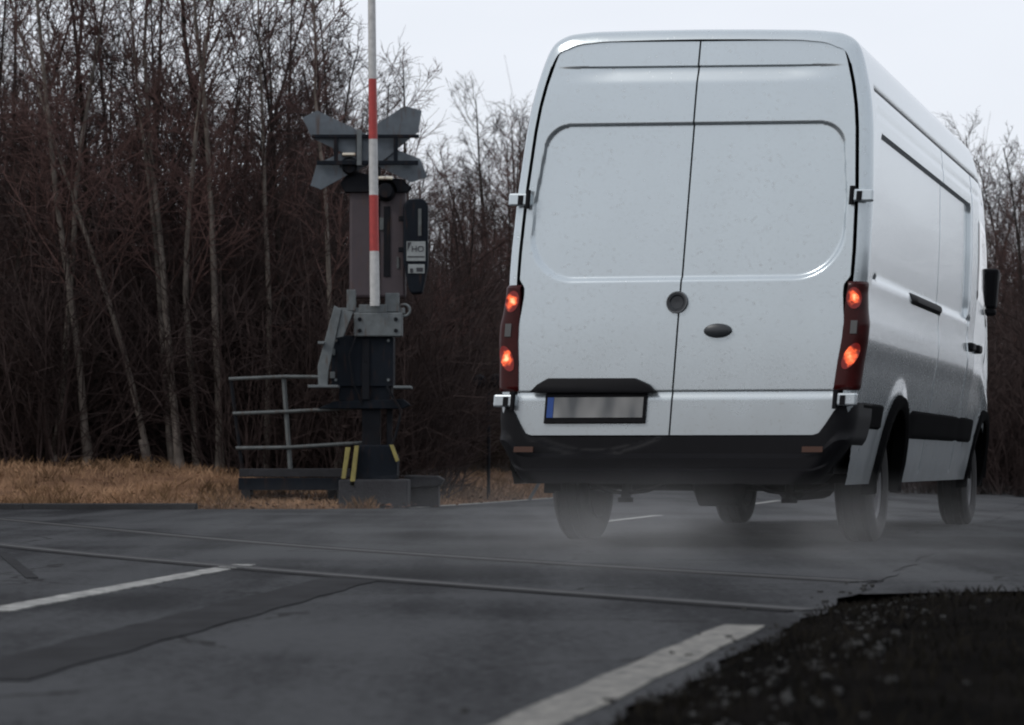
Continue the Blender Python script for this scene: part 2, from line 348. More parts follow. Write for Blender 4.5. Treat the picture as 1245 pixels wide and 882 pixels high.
def line(name, a, b, w, z, m):
    a, b = Vector((*a, 0)), Vector((*b, 0)); d = (b-a).normalized(); n = Vector((-d.y, d.x, 0))*w/2; k = 24
    L_ = [a+(b-a)*i/k+n*(1+.08*math.sin(i*2.3)) for i in range(k+1)]; R_ = [a+(b-a)*i/k-n*(1+.08*math.sin(i*1.7+1)) for i in range(k+1)]
    return tag(strip(L_, R_, z).build(name, m), kind='structure')
line('road_edge_line', rp(-.975, 1.0)[:2], rp(-.975, 6.9)[:2], .125, .004, M['edgepaint'])
line('road_centre_line', (-1.60, 7.6), (-1.20, 11.1), .11, .004, M['linepaint'])
line('road_centre_line', rp(-3.75, 18.2)[:2], rp(-3.75, 21.2)[:2], .10, .004, M['linepaint'])
line('road_centre_line', rc(-3.75, 27)[:2], rc(-3.75, 30)[:2], .10, .004, M['linepaint'])
LT = [24.3+.75*i for i in range(90)]
tag(strip([rc(S_LEFT+.06, t) for t in LT], [rc(S_LEFT+.18, t) for t in LT], .004).build('road_edge_line', M['linepaint']), kind='structure')
line('tar_seam', (-1.14, 5.2), (-.62, 9.8), .24, .004, M['tar'])
line('tar_seam', (-2.6, 12.6), (-1.9, 9.8), .05, .004, M['tar'])
# tram-like grooved rails set flush in the asphalt, crossing the road at an angle
RP = [(-9.0, 31.0), (-5.9, 23.8), (-3.6, 18.9), (-1.53, 14.2), (-.05, 11.6), (1.53, 9.2), (4.4, 5.3), (8.5, 0.2)]
def offset_path(P, d):
    o = []
    for i in range(len(P)):
        a = Vector(P[max(i-1, 0)]); b = Vector(P[min(i+1, len(P)-1)]); t = (b-a).normalized(); o.append(Vector(P[i]) + Vector((t.y, -t.x))*d)
    return o
def smooth_path(P):
    for _ in range(3):
        Q = [P[0]]
        for a, b in zip(P, P[1:]): Q += [a*.75+b*.25, a*.25+b*.75]
        P = Q+[P[-1]]
    return P
for gauge in (0, 1.435):
    c = smooth_path([Vector(p) for p in RP])
    c = offset_path(c, gauge)
    f_ = [a.lerp(b, i/12) for a, b in zip(c, c[1:]) for i in range(12)]
    c = [p for p in f_ if s_of(p.x, p.y) < S_RIGHT-.01 and p.y < 30]
    def rb(d, w, z, name, m):
        l = offset_path(c, d-w/2); r_ = offset_path(c, d+w/2)
        tag(strip(l, r_, z).build(name, m), kind='structure')
    rb(0, .05, .006, 'rail', M['rail']); rb(.062 if gauge == 0 else -.062, .05, .005, 'flangeway', M['gap'])
    rb(-.075 if gauge == 0 else .075, .03, .005, 'tar_seam', M['tar'])

# dry grass on the bank (uncountable)
gr = MB(); rnd = random.Random(3)
def blade(m, x, y, z, h, w):
    a = rnd.uniform(0, 6.28); lx, ly = rnd.gauss(0, .45)*h, rnd.gauss(0, .45)*h
    dx, dy = math.cos(a)*w, math.sin(a)*w
    m.add([(x-dx, y-dy, z-.01), (x+dx, y+dy, z-.01), (x+lx*.5+dx*.6, y+ly*.5+dy*.6, z+h*.6), (x+lx, y+ly, z+h)], [(0, 1, 2), (0, 2, 3)])
for _ in range(60000):
    y = 24.4+20*rnd.random()**2; x = rnd.uniform(-.24*y, .03*y); d = bank_d(x, y)
    if d < .05 or d > 6: continue
    dens = .5+.5*hash2(x*3, y*3)
    if rnd.random() > .35+.65*dens: continue
    blade(gr, x, y, ground_z(x, y), rnd.uniform(.03, .11)*(.6+dens*.6), rnd.uniform(.003, .007))
tag(gr.build('dry_grass', M['grass']), kind='stuff')
tf = MB()
for _ in range(1500):
    y = 24.4+18*rnd.random()**2; x = rnd.uniform(-.24*y, .03*y); d = bank_d(x, y)
    if d < .1 or d > 6 or hash2(x*2.2+3, y*2.2) < -.1: continue
    for _k in range(12): blade(tf, x+rnd.gauss(0, .05), y+rnd.gauss(0, .05), ground_z(x, y), rnd.uniform(.06, .16), rnd.uniform(.003, .006))
tag(tf.build('grass_tufts', M['tuft']), kind='stuff')
lf = MB()
for _ in range(2600):
    y = 24.4+14*rnd.random()**2; x = rnd.uniform(-.24*y, .03*y)
    if bank_d(x, y) < -.25: continue
    a, b_ = rnd.uniform(0, 6.28), rnd.uniform(.015, .035); z_ = max(ground_z(x, y), .001)+.008
    u, w = Vector((math.cos(a), math.sin(a), rnd.uniform(-.5, .5)))*b_, Vector((-math.sin(a), math.cos(a), rnd.uniform(-.5, .5)))*b_*.6
    c = Vector((x, y, z_+rnd.uniform(0, .05))); lf.add([c-u, c+w, c+u, c-w], [(0, 1, 2, 3)])
tag(lf.build('leaf_litter', M['leaf']), kind='stuff')
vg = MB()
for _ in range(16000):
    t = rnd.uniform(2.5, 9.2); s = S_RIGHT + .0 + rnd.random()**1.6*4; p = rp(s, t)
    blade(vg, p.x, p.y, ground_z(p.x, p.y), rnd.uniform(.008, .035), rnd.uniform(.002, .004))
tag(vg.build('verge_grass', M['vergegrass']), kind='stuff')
gv = MB()
for _ in range(450):
    t = rnd.uniform(3, 9.5); s_ = S_RIGHT + rnd.gauss(.17, .13); p = rc(s_, t); r_ = rnd.uniform(.003, .010)
    z_ = max(ground_z(p.x, p.y), .0 if s_ < S_RIGHT+.02 else -1)
    a = rnd.uniform(0, 6.28); gv.box((p.x, p.y, z_+r_*.3), (r_*2, r_*1.5, r_*1.2), Matrix.Rotation(a, 3, 'Z') @ Matrix.Rotation(rnd.uniform(-.5, .5), 3, 'X'))
tag(gv.build('gravel', M['gravel']), kind='stuff')

# ------------------------------------------------------------------ trees
def seg(mb, p, d, ln, r0, r1, n, k, up, wob, rn):
    """a wandering branch; returns its points and directions"""
    pts = [p.copy()]; ds = [d.copy()]; rad = [r0]
    for i in range(k):
        d = (d + Vector((rn.gauss(0, wob), rn.gauss(0, wob), rn.gauss(0, wob)+up))).normalized()
        p = p + d*ln/k; pts.append(p.copy()); ds.append(d.copy()); rad.append(r0+(r1-r0)*(i+1)/k)
    mb.tube(pts, rad, n, cap=False)
    return pts, ds
def side_dir(d, ang, rn):
    o = d.orthogonal().normalized(); o.rotate(Matrix.Rotation(rn.uniform(0, 6.28), 3, d))
    return (d*math.cos(ang) + o*math.sin(ang)).normalized()
def tree_meshes(seed, h, r, nlimb, lean=(0, 0), spread=1.0, first=.22, tw=1.0):
    rn = random.Random(seed); tk, cr = MB(), MB()
    d = Vector((lean[0], lean[1], 1)).normalized(); k = 12
    pts, ds = seg(tk, Vector((0, 0, -.25)), d, h*.93, r, r*.14, 7, k, .035, .035, rn)
    # root flare
    b0 = Vector((0, 0, -.25)); tk.tube([b0 + d*q_ for q_ in (0, .22, .32, .45, .6)], [r*2.1, r*1.75, r*1.35, r*1.12, r*.98], 9, cap=False)
    for i in range(nlimb):
        f = first + (1-first)*(i+rn.random())/nlimb
        x = f*k; j = min(int(x), k-1); p = pts[j].lerp(pts[j+1], x-j); dd = ds[j]
        ln = h*rn.uniform(.16, .30)*spread*(1.15-f*.85); a = R(rn.uniform(32, 62))
        q, qd = seg(cr, p, side_dir(dd, a, rn), ln, max(.009, r*.28*(1.2-f)), .005, 4, 5, .13, .09, rn)
        for u in range(int(6+ln*2.6)):
            y = rn.uniform(.6, 5); jj = min(int(y), 4); pp = q[jj].lerp(q[jj+1], y-jj)
            l2 = ln*rn.uniform(.22, .5)
            s, sd_ = seg(cr, pp, side_dir(qd[jj], R(rn.uniform(25, 60)), rn), l2, .0058*tw, .0034*tw, 3, 3, .08, .13, rn)
            for v in range(rn.randint(2, 4)):
                y2 = rn.uniform(.4, 3); j2 = min(int(y2), 2); p2 = s[j2].lerp(s[j2+1], y2-j2)
                seg(cr, p2, side_dir(sd_[j2], R(rn.uniform(20, 60)), rn), l2*rn.uniform(.35, .8), .0042*tw, .0026*tw, 3, 2, .03, .16, rn)
    return tk, cr
def make_tree(name, label, cat, group, mtrunk, mtwig, **kw):
    t = empty(name, (0, 0, 0), label, cat, group); a, b = tree_meshes(**kw)
    a.build('trunk', mtrunk, t, smooth=True); b.build('crown', mtwig, t); return t
def copy_tree(o, loc, rz, sc, label=None, group=None):
    c = o.copy(); COL.objects.link(c); c.location = loc; c.rotation_euler = (0, 0, rz); c.scale = (sc, sc, sc)
    if label: c['label'] = label
    if group: c['group'] = group
    for ch in o.children:
        k = ch.copy(); COL.objects.link(k); k.parent = c
    return c
LW = 'dark leafless tree in the dense wood left of the crossing signal'; GW = 'bare trees of the left wood'
protos = [make_tree('bare_tree', LW, 'tree', GW, M['bark'], M['twigred' if i % 2 else 'twig'], seed=11+i, h=9.0+.5*(i % 3), r=.075+.012*(i % 3), nlimb=30+3*i, first=.12+.05*(i % 2), spread=1.0+.1*(i % 3), tw=1.15) for i in range(5)]
used = set()
def on_road(x, y): return S_LEFT-.9 < s_of(x, y) < S_RIGHT+.9
def put(i, x, y, rz, sc, label, group):
    if on_road(x, y): print('skip tree', x, y, label); return
    if i not in used:
        used.add(i); o = protos[i]; o.location = (x, y, ground_z(x, y)); o.rotation_euler = (0, 0, rz); o.scale = (sc,)*3; o['label'] = label; o['group'] = group
    else: copy_tree(protos[i], (x, y, ground_z(x, y)), rz, sc, label, group)
rt = random.Random(21)
def px_x(px, Y): return (px-W0/2)/F*Y
# left wood: px -60..500
n = 0
for row, (Y0, cnt, hmul) in enumerate([(29.5, 12, .70), (32.5, 14, .70), (36, 16, .69), (41, 18, .73), (47, 20, .80)]):
    for k in range(cnt):
        Y = Y0 + rt.uniform(-1.2, 1.4); px = -70 + (k+rt.uniform(.1, .9))*(550+row*5)/cnt
        fall = 1 - .22*sstep(380, 500, px)
        put(n % 5, px_x(px, Y), Y, rt.uniform(0, 6.28), hmul*fall*rt.uniform(.85, 1.12), LW, GW); n += 1
# strip of wood between the signal and the van
LM = 'bare brownish tree in the wood between the signal and the van'; GM = 'bare trees between signal and van'
for px, Y, top in [(512, 38, 190), (528, 44, 205), (541, 36, 230), (556, 47, 200), (566, 40, 205), (580, 52, 165), (590, 43, 150), (601, 50, 118), (613, 46, 112), (625, 53, 108), (636, 48, 115), (648, 44, 130), (660, 50, 125), (545, 54, 190), (572, 57, 180), (608, 58, 140), (520, 52, 195), (690, 52, 140)]:
    h = CAMH + (HOR-top)/F*Y; put(n % 5, px_x(px, Y), Y, rt.uniform(0, 6.28), h/9.6, LM, GM); n += 1
# right wood beyond the van
LR = 'bare dark tree standing behind the van at the right edge'; GR = 'bare trees right of the van'
for px, Y, top in [(1168, 46, 190), (1184, 42, 150), (1198, 50, 140), (1212, 44, 138), (1226, 48, 132), (1240, 43, 128), (1256, 46, 125), (1192, 56, 150), (1218, 58, 140), (1244, 56, 135), (1205, 40, 170), (1232, 39, 165), (1188, 48, 175), (1201, 53, 160), (1215, 47, 165), (1236, 52, 150), (1178, 52, 170), (1224, 41, 170)]:
    h = CAMH + (HOR-top)/F*Y; put(n % 5, px_x(px, Y), Y, rt.uniform(0, 6.28), h/9.6, LR, GR); n += 1
for k in range(12):     # the same wood carries on beside the road and mirrors in the van's flank
    y = rt.uniform(40, 58); put(n % 5, .23*y+2+k*1.3, y, rt.uniform(0, 6.28), .68*rt.uniform(.85, 1.1), LR, GR); n += 1
# the wood carries on to the left of the frame and, farther off, behind the van
for k in range(16):
    Y = rt.uniform(29.5, 42); put(n % 5, px_x(-90-k*28-rt.uniform(0, 30), Y), Y, rt.uniform(0, 6.28), rt.uniform(.62, .8), LW, GW); n += 1
for k in range(9):
    Y = rt.uniform(60, 72); put(n % 5, px_x(770+k*48+rt.uniform(-15, 15), Y), Y, rt.uniform(0, 6.28), rt.uniform(.8, 1.0), 'bare tree at the far bend of the road behind the van', 'bare trees at the far bend'); n += 1
# pale birches at the edge of the left wood
BG = 'pale birches at the wood edge'
for px, Y, lean, h, lab, sd_ in [
    (222, 27.9, (-.10, 0), 8.6, 'tall pale birch standing between the strongly leaning birch and the guard railing', 71),
    (190, 28.0, (-.30, .05), 7.0, 'thin pale birch leaning strongly to the left near the grass edge', 72),
    (268, 28.1, (-.01, 0), 8.8, 'straight pale birch trunk directly left of the guard railing', 73),
    (418, 28.2, (-.13, 0), 7.8, 'thin pale birch leaning left just behind the barrier arm mechanism', 74),
    (212, 28.2, (-.05, 0), 7.6, 'slender pale birch close beside the tall birch left of the guard railing', 76),
    (246, 28.3, (-.14, 0), 7.4, 'thin pale birch leaning slightly left between the tall birch and the straight one', 77),
    (322, 28.4, (.04, 0), 7.2, 'thin pale birch standing straight behind the guard railing', 78),
    (66, 28.3, (.05, 0), 7.4, 'thin pale birch leaning right at the far left edge of the wood', 79),
    (110, 28.1, (-.07, 0), 8.6, 'pale grey birch, second from the left along the wood edge', 75)]:
    t = make_tree('birch_tree', lab, 'tree', BG, M['pale'], M['twigred'], seed=sd_, h=h, r=.040+.008*(sd_ % 2), nlimb=24, lean=lean, first=.3, spread=.85, tw=1.1)
    x = px_x(px, Y); t.location = (x, Y, ground_z(x, Y))

# shrubs
def shrub_mesh(seed, h, n, w):
    rn = random.Random(seed); m = MB()
    for i in range(n):
        a = rn.uniform(0, 6.28); r0 = rn.random()**.5*w*.5
        p = Vector((math.cos(a)*r0, math.sin(a)*r0, -.08)); d = Vector((math.cos(a)*rn.uniform(.05, .75), math.sin(a)*rn.uniform(.05, .75), 1)).normalized()
        ln = h*rn.uniform(.5, 1.05)
        q, qd = seg(m, p, d, ln, .009, .004, 3, 4, .05, .12, rn)
        for u in range(7):
            j = rn.randint(0, 3); s, sd_ = seg(m, q[j].lerp(q[j+1], rn.random()), side_dir(qd[j], R(rn.uniform(25, 65)), rn), ln*rn.uniform(.2, .45), .0055, .003, 3, 2, .06, .15, rn)
            for v in range(2): seg(m, s[1], side_dir(sd_[1], R(40), rn), ln*.15, .0038, .0025, 3, 1, .05, .15, rn)
    return m
SP = [shrub_mesh(90+i, 2.1+.3*i, 70, 1.5).build('bare_shrub', M['twig']) for i in range(3)]
BP = [shrub_mesh(95+i, 1.25+.2*i, 110, 1.3).build('brush_clump', M['brush']) for i in range(2)]
def put_mesh(protos_, i, x, y, rz, sc, label, cat, group, flag):
    o = protos_[i]
    if (id(protos_), i) in flag: o = o.copy(); COL.objects.link(o)
    flag.add((id(protos_), i)); o.location = (x, y, ground_z(x, y)); o.rotation_euler = (0, 0, rz); o.scale = (sc,)*3
    tag(o, label, cat, group)
fl = set()
for k in range(46):
    Y = rt.choice([28.8, 31, 34, 38]) + rt.uniform(-.5, 1); px = -60 + (k+rt.random())*12.2
    put_mesh(SP, k % 3, px_x(px, Y), Y, rt.uniform(0, 6.28), rt.uniform(.8, 1.35), 'dark leafless undergrowth shrub at the foot of the left wood', 'shrub', 'undergrowth of the left wood', fl)
for k in range(14):
    px = 505 + (k+rt.random())*10; Y = rt.uniform(47, 60)
    put_mesh(SP, k % 3, px_x(px, Y), Y, rt.uniform(0, 6.28), rt.uniform(.9, 1.3), 'dark shrub below the trees between the signal and the van', 'shrub', 'shrubs between signal and van', fl)
for k in range(10):
    px = 1165 + (k+rt.random())*10; Y = rt.uniform(36, 42)
    put_mesh(SP, k % 3, px_x(px, Y), Y, rt.uniform(0, 6.28), rt.uniform(.9, 1.3), 'dark shrub under the trees behind the van at the right', 'shrub', 'shrubs right of the van', fl)
for k in range(20):
    px = 466 + k*9.5 + rt.uniform(-4, 4); kk = (px-W0/2)/F; Y = 28.6
    while Y < 70 and bank_d(kk*Y, Y) < 3.3: Y += .5
    Y += rt.uniform(0, 1.2); top = 405 + 75*sstep(540, 640, px)
    put_mesh(BP, k % 2, kk*Y, Y, rt.uniform(0, 6.28), ((HOR-top)/F*Y)/1.3*rt.uniform(.85, 1.1), 'low grey-brown brush clump on the bank right of the barrier', 'shrub', 'brush on the bank', fl)
# far wood: one mass
fw = MB(); rf = random.Random(5)
for k in range(3700):
    Y = rf.uniform(66, 90); px = rf.uniform(-700, 1330)
    if on_road(px_x(px, Y), Y): continue
    px = px; hh = Y*(.112 + .02*math.sin(px*.021) + .014*math.sin(px*.067+1))*rf.uniform(.5, 1.0)
    if px < 470: hh *= 1.15
    x = px_x(px, Y); p = Vector((x, Y, ground_z(x, Y)-.1)); big = rf.random() < .12
    q, qd = seg(fw, p, Vector((rf.gauss(0, .08), 0, 1)).normalized(), hh, .06 if big else .025, .008, 3, 6, .03, .06, rf)
    for u in range(12):
        j = rf.randint(1, 5); seg(fw, q[j].lerp(q[j+1], rf.random()), side_dir(qd[j], R(rf.uniform(20, 55)), rf), hh*rf.uniform(.1, .25), .010, .005, 3, 2, .08, .1, rf)
tag(fw.build('far_wood', M['twig']), kind='stuff')

# ------------------------------------------------------------------ level crossing barrier
YB = 25.0
def P2(px, py, Y=YB): v = at(px, py, Y); return (v.x, v.z)
def pbox(m, x0, y0, x1, y1, Y, dep):
    a, b = at(x0, y1, Y), at(x1, y0, Y); return m.box(((a.x+b.x)/2, Y+dep/2, (a.z+b.z)/2), (b.x-a.x, dep, b.z-a.z))
def local(root):
    o = root.location.copy(); return lambda v: Vector(v)-o
bar = empty('crossing_barrier', at(453, 563, YB)*1, 'raised red and white striped level crossing barrier with grey counterweight on dark pedestal', 'barrier')
bar.location.z = 0
lb = local(bar)
def bp(mb, name, m, parent=bar, bevel=.008, smooth=False): return mb.build(name, m, parent, bevel=bevel, smooth=smooth, fn=lb)
fd = MB(); pbox(fd, 412, 583, 496, 628, YB-.1, .7); bp(fd, 'foundation', M['darkconcrete'], bevel=.02)
dr = MB(); oct_ = [P2(*p) for p in [(437, 541), (474, 541), (483, 556), (483, 580), (476, 591), (434, 591), (427, 578), (428, 556)]]
dr.prism(oct_, YB-.02, YB+.5); drum = bp(dr, 'motor_housing', M['bluesteel'], bevel=.015)
pe = MB(); pbox(pe, 440, 488, 462, 545, YB+.1, .18); pbox(pe, 470, 486, 477, 545, YB+.15, .06); bp(pe, 'pedestal_column', M['darkmetal'])
for poly in ([(421, 544), (427, 544), (421, 582), (416, 582)], [(432, 542), (437, 542), (432, 592), (426, 590)], [(474, 541), (479, 541), (486, 560), (482, 562)]):
    q = MB(); q.prism([P2(*p) for p in poly], YB-.10, YB-.05); bp(q, 'guard_bar', M['yellow'], bevel=.004)
mc = MB(); pbox(mc, 403, 408, 478, 470, YB+.05, .42); pbox(mc, 412, 470, 476, 488, YB+.08, .34)
mc.prism([P2(*p) for p in [(385, 497), (405, 488), (490, 485), (498, 492), (490, 497)]], YB+.05, YB+.35); bp(mc, 'mechanism_case', M['bluesteel'])
st = MB(); pbox(st, 440, 412, 449, 486, YB+.03, .04); bp(st, 'drive_rod', M['darkmetal'], bevel=.004)
cp = MB(); pbox(cp, 430, 380, 489, 409, YB-.02, .16); clamp = bp(cp, 'counterweight_plate', M['galv'], bevel=.012)
for px, py in ((437, 388), (481, 388), (437, 402), (481, 402)):
    b = MB(); c = at(px, py, YB-.035); b.tube([c, c+Vector((0, .03, 0))], .022, 6); b.build('bolt', M['darkmetal'], clamp, fn=lambda v: Vector(v)-bar.location)
fit_ = MB(); pbox(fit_, 421, 352, 432, 378, YB+.02, .1); pbox(fit_, 468, 356, 485, 379, YB+.02, .1); pbox(fit_, 436, 370, 470, 380, YB, .12); pbox(fit_, 412, 374, 492, 381, YB+.04, .06)
bp(fit_, 'boom_clamp', M['galv'], bevel=.006)
for px, py in ((408, 414), (472, 414), (408, 462), (472, 462), (445, 440)):
    b = MB(); c = at(px, py, YB+.03); b.tube([c, c+Vector((0, .03, 0))], .016, 6); bp(b, 'bolt', M['galv'], bevel=0)
cb = MB(); cb.tube([at(470, 470, YB+.02), at(488, 500, YB-.02), at(481, 530, YB), at(470, 556, YB+.02)], .014, 7); bp(cb, 'cable', M['darkmetal'], bevel=0, smooth=True)
cb = MB(); cb.tube([at(433, 408, YB+.0), at(424, 432, YB-.03), at(430, 468, YB), at(441, 492, YB+.05)], .011, 7); bp(cb, 'cable', M['darkmetal'], bevel=0, smooth=True)
for py in (424, 452):
    q = MB(); pbox(q, 401, py, 407, py+8, YB+.03, .04); bp(q, 'case_hinge', M['galv'], bevel=.004)
rg = MB(); c = at(491, 377, YB+.05)
rg.tube([c+Vector((math.cos(a)*.06, 0, math.sin(a)*.06)) for a in [i*math.pi/8 for i in range(17)]], .014, 6); bp(rg, 'lifting_ring', M['galv'], bevel=0, smooth=True)
ca = MB(); ca.prism([P2(*p) for p in [(407, 372), (416, 377), (400, 452), (399, 470), (388, 470), (387, 446)]], YB-.12, YB-.06)
ca.prism([P2(*p) for p in [(416, 377), (430, 380), (418, 410), (409, 412)]], YB-.10, YB-.07); bp(ca, 'counterweight_arm', M['galv'], bevel=.006)
for x0, x1, y in ((374, 411, 468), (478, 500, 469), (386, 394, 415)):
    q = MB(); pbox(q, x0, y, x1, y+3.2, YB-.2, .35); bp(q, 'step_bracket', M['galv'], bevel=.004)
bz = [P2(455, y)[1] for y in (366, 307, 239, 171, 98)]
bz.append(bz[-1]+3.6)
zz = [bz[0]-.0, bz[1], bz[2], bz[3], bz[4], bz[5]]
bm_ = MB(); a = at(455.5, 372, YB-.07); b = at(452, 98, YB-.07); e = a + (b-a)*2.05
bm_.tube([a+(e-a)*t/20 for t in range(21)], [.050-.016*t/20 for t in range(21)], 12)
bp(bm_, 'boom', boom_mat(zz), bevel=0, smooth=True)

# ------------------------------------------------------------------ crossing signal (seen from behind)
YS = 25.9
sg = empty('crossing_signal', (at(460, 563, YS).x, YS, 0), 'brown crossing signal mast with lamp housings and grey saltire sign seen from behind', 'signal')
ls = local(sg)
def sp(mb, name, m, parent=sg, bevel=.006, smooth=False): return mb.build(name, m, parent, bevel=bevel, smooth=smooth, fn=ls)
m_ = MB(); c = at(456, 563, YS+.12); m_.tube([(c.x, c.y, .1), (c.x, c.y, at(456, 165, YS)[2])], .055, 12); sp(m_, 'mast', M['darkmetal'], bevel=0, smooth=True)
bb = MB(); pbox(bb, 424, 222, 493, 362, YS+.1, .16); back = sp(bb, 'mast_cabinet', M['brown'], bevel=.03)
q = MB(); pbox(q, 466, 250, 474, 336, YS+.085, .02); sp(q, 'door_strip', M['darkmetal'], back, bevel=.003)
q = MB(); pbox(q, 461, 264, 466, 279, YS+.08, .03); sp(q, 'lock_plate', M['rails'], back, bevel=.003)
q = MB(); pbox(q, 482, 312, 485, 326, YS+.085, .02); sp(q, 'lock_plate', M['rails'], back, bevel=.003)
for (px, py, r_) in ((424, 202, .085), (468, 231, .10)):
    q = MB(); c = at(px, py, YS-.05); q.lathe([(0, 0), (r_*.7, .0), (r_*.95, .05), (r_, .10), (r_, .34), (r_*.3, .35), (0, .35)], c, (0, 1, 0), 24)
    h = sp(q, 'lamp_housing', M['darkmetal'], bevel=0, smooth=True)
    k = MB(); t = [i*math.pi/10 for i in range(11)]
    k.add([(c.x+math.cos(a)*(r_+.012), c.y+.02+yy, c.z+math.sin(a)*(r_+.012)) for yy in (0, .3) for a in t], [(i, i+1, i+12, i+11) for i in range(10)])
    k.add([(c.x+math.cos(a)*(r_+.02), c.y+.02+yy, c.z+math.sin(a)*(r_+.02)) for yy in (0, .3) for a in t], [(i, i+1, i+12, i+11) for i in range(10)])
    sp(k, 'lamp_hood', M['bluesteel'], h, bevel=0, smooth=True)
    k = MB(); pbox(k, px-9, py-18, px+9, py-13, YS-.05, .12); sp(k, 'hood_glint', M['hoodglint'], h, bevel=.012, smooth=True)  # added pale strip where the highlight sits on top of the housing
q = MB(); q.prism([P2(*p, YS) for p in [(412, 222), (424, 205), (455, 212), (488, 216), (500, 226), (494, 232), (418, 232)]], YS+.05, YS+.2); sp(q, 'lamp_bracket', M['darkmetal'])
# saltire: four arms and the centre, one flat plate with mounting bars on its back
arms = [[(366, 141), (384, 132), (452, 165), (452, 196), (440, 196), (378, 166)],
        [(512, 132), (491, 126), (452, 152), (452, 196), (462, 196), (508, 158)],
        [(376, 224), (389, 229), (430, 206), (452, 196), (452, 168), (440, 172), (384, 197)],
        [(519, 213), (500, 220), (470, 206), (452, 196), (452, 168), (462, 172), (510, 191)]]
for i, poly in enumerate(arms):
    q = MB(); q.prism([P2(*p, YS-.06) for p in poly], YS-.03+.013*i, YS-.02+.013*i); sp(q, 'saltire_arm', M['signback'], bevel=.003)
q = MB(); pbox(q, 378, 162, 509, 166, YS-.09, .045); pbox(q, 384, 194, 508, 199, YS-.09, .045)
for x in (405, 432, 478): pbox(q, x, 166, x+5, 194, YS-.085, .035)
sp(q, 'sign_mounting_bars', M['bluesteel'], bevel=.003)
q = MB(); pbox(q, 433, 156, 439, 200, YS-.10, .04); sp(q, 'sign_clamp', M['galv'], bevel=.004)
bx = MB(); bx.prism([P2(*p, YS-.1) for p in [(496, 241), (514, 240), (520, 247), (520, 322), (513, 356), (500, 357), (497, 352), (490, 320), (490, 248)]], YS-.1, YS+.12)
box = sp(bx, 'signal_unit', M['bluesteel'], bevel=.02)
q = MB(); pbox(q, 508, 253, 512, 286, YS-.115, .02); sp(q, 'light_slot', M['rails'], box, bevel=.002)
q = MB(); pbox(q, 494, 293, 517, 317, YS-.112, .01); pl = sp(q, 'sign_plate', M['label'], box, bevel=.002)
q = MB(); pbox(q, 496, 321, 516, 332, YS-.112, .01); pl2 = sp(q, 'sign_plate', M['label'], box, bevel=.002)
def text_mesh(txt, size, loc, m, parent, name, off):
    cu = bpy.data.curves.new('t', 'FONT'); cu.body = txt; cu.size = size; cu.extrude = .002; cu.align_x = 'CENTER'; cu.align_y = 'CENTER'
    ob = bpy.data.objects.new('t', cu); COL.objects.link(ob)
    dg = bpy.context.evaluated_depsgraph_get(); me = bpy.data.meshes.new_from_object(ob.evaluated_get(dg)); bpy.data.objects.remove(ob)
    me.transform(Matrix.Translation(Vector(loc)-off) @ Matrix.Rotation(math.pi/2, 4, 'X')); me.materials.clear(); me.materials.append(m)
    o = bpy.data.objects.new(name, me); COL.objects.link(o); o.parent = parent; return o
text_mesh('HO', .088, at(507.5, 302.5, YS-.116), M['ink'], box, 'lettering', sg.location)
for z_ in range(4):
  q = MB()
  if z_ == 0: q.prism([P2(*p, YS-.11) for p in [(495, 294), (500, 294), (495, 305)]], YS-.117, YS-.113)
  if z_ == 1: pbox(q, 495, 311, 516, 312.4, YS-.117, .004)
  if z_ == 2: pbox(q, 498, 326, 502, 331, YS-.117, .004)
  if z_ == 3: pbox(q, 506, 325, 514, 330, YS-.117, .004)
  sp(q, 'plate_print', M['ink'], box, bevel=0)
q = MB(); pbox(q, 484, 300, 492, 306, YS-.02, .06); pbox(q, 484, 262, 492, 268, YS-.02, .06); sp(q, 'unit_bracket', M['darkmetal'], bevel=.003)

# ------------------------------------------------------------------ guard railing on its dark platform
YR = 25.5
gd = empty('guard_railing', (at(345, 563, YR).x, YR, 0), 'low grey tube guard railing with three rails on a dark platform left of the barrier', 'railing')
lg = local(gd)
def gp(mb, name, m, parent=gd, bevel=.006, smooth=False): return mb.build(name, m, parent, bevel=bevel, smooth=smooth, fn=lg)
for pts in ([(278, 461), (345, 458), (390, 458.5)], [(283, 503), (349, 500.5), (440, 496)], [(287, 545), (352, 544), (448, 538)]):
    q = MB(); q.tube([at(x, y, YR) for x, y in pts], .019, 8); gp(q, 'rail', M['rails'], bevel=0, smooth=True)
q = MB(); q.tube([at(344.5, 457, YR+.04), at(354, 580, YR+.04)], .024, 8); gp(q, 'post', M['rails'], bevel=0, smooth=True)
q = MB(); q.tube([at(280, 459, YR+.05), at(296, 580, YR+.05)], .018, 8); gp(q, 'post', M['darkmetal'], bevel=0, smooth=True)
q = MB(); pbox(q, 291, 570, 426, 580, YR-.15, .9); gp(q, 'platform_deck', M['darkconcrete'])
q = MB(); pbox(q, 290, 581, 415, 596, YR-.18, .08); gp(q, 'platform_beam', M['bluesteel'])
for px in (300, 405):
    q = MB(); a = at(px, 596, YR+.2); q.box((a.x, YR+.3, a.z/2+.06), (.1, .3, a.z+.1)); gp(q, 'platform_foot', M['darkconcrete'])
# cable trough lid lying on the bank to the right
ct = empty('cable_trough', (at(517, 585, 25.6).x, 25.6, 0), 'flat grey concrete cable trough on the dry bank right of the barrier foot', 'trough')
q = MB(); q.prism([P2(*p, 25.6) for p in [(492, 578), (532, 579), (540, 583), (536, 591), (492, 594)]], 25.6, 26.1); q.build('trough_lid', M['darkconcrete'], ct, bevel=.012, fn=local(ct))
q = MB(); q.box((at(515, 600, 25.6).x, 25.85, .1), (.32, .4, .24)); q.build('trough_body', M['darkconcrete'], ct, bevel=.01, fn=local(ct))
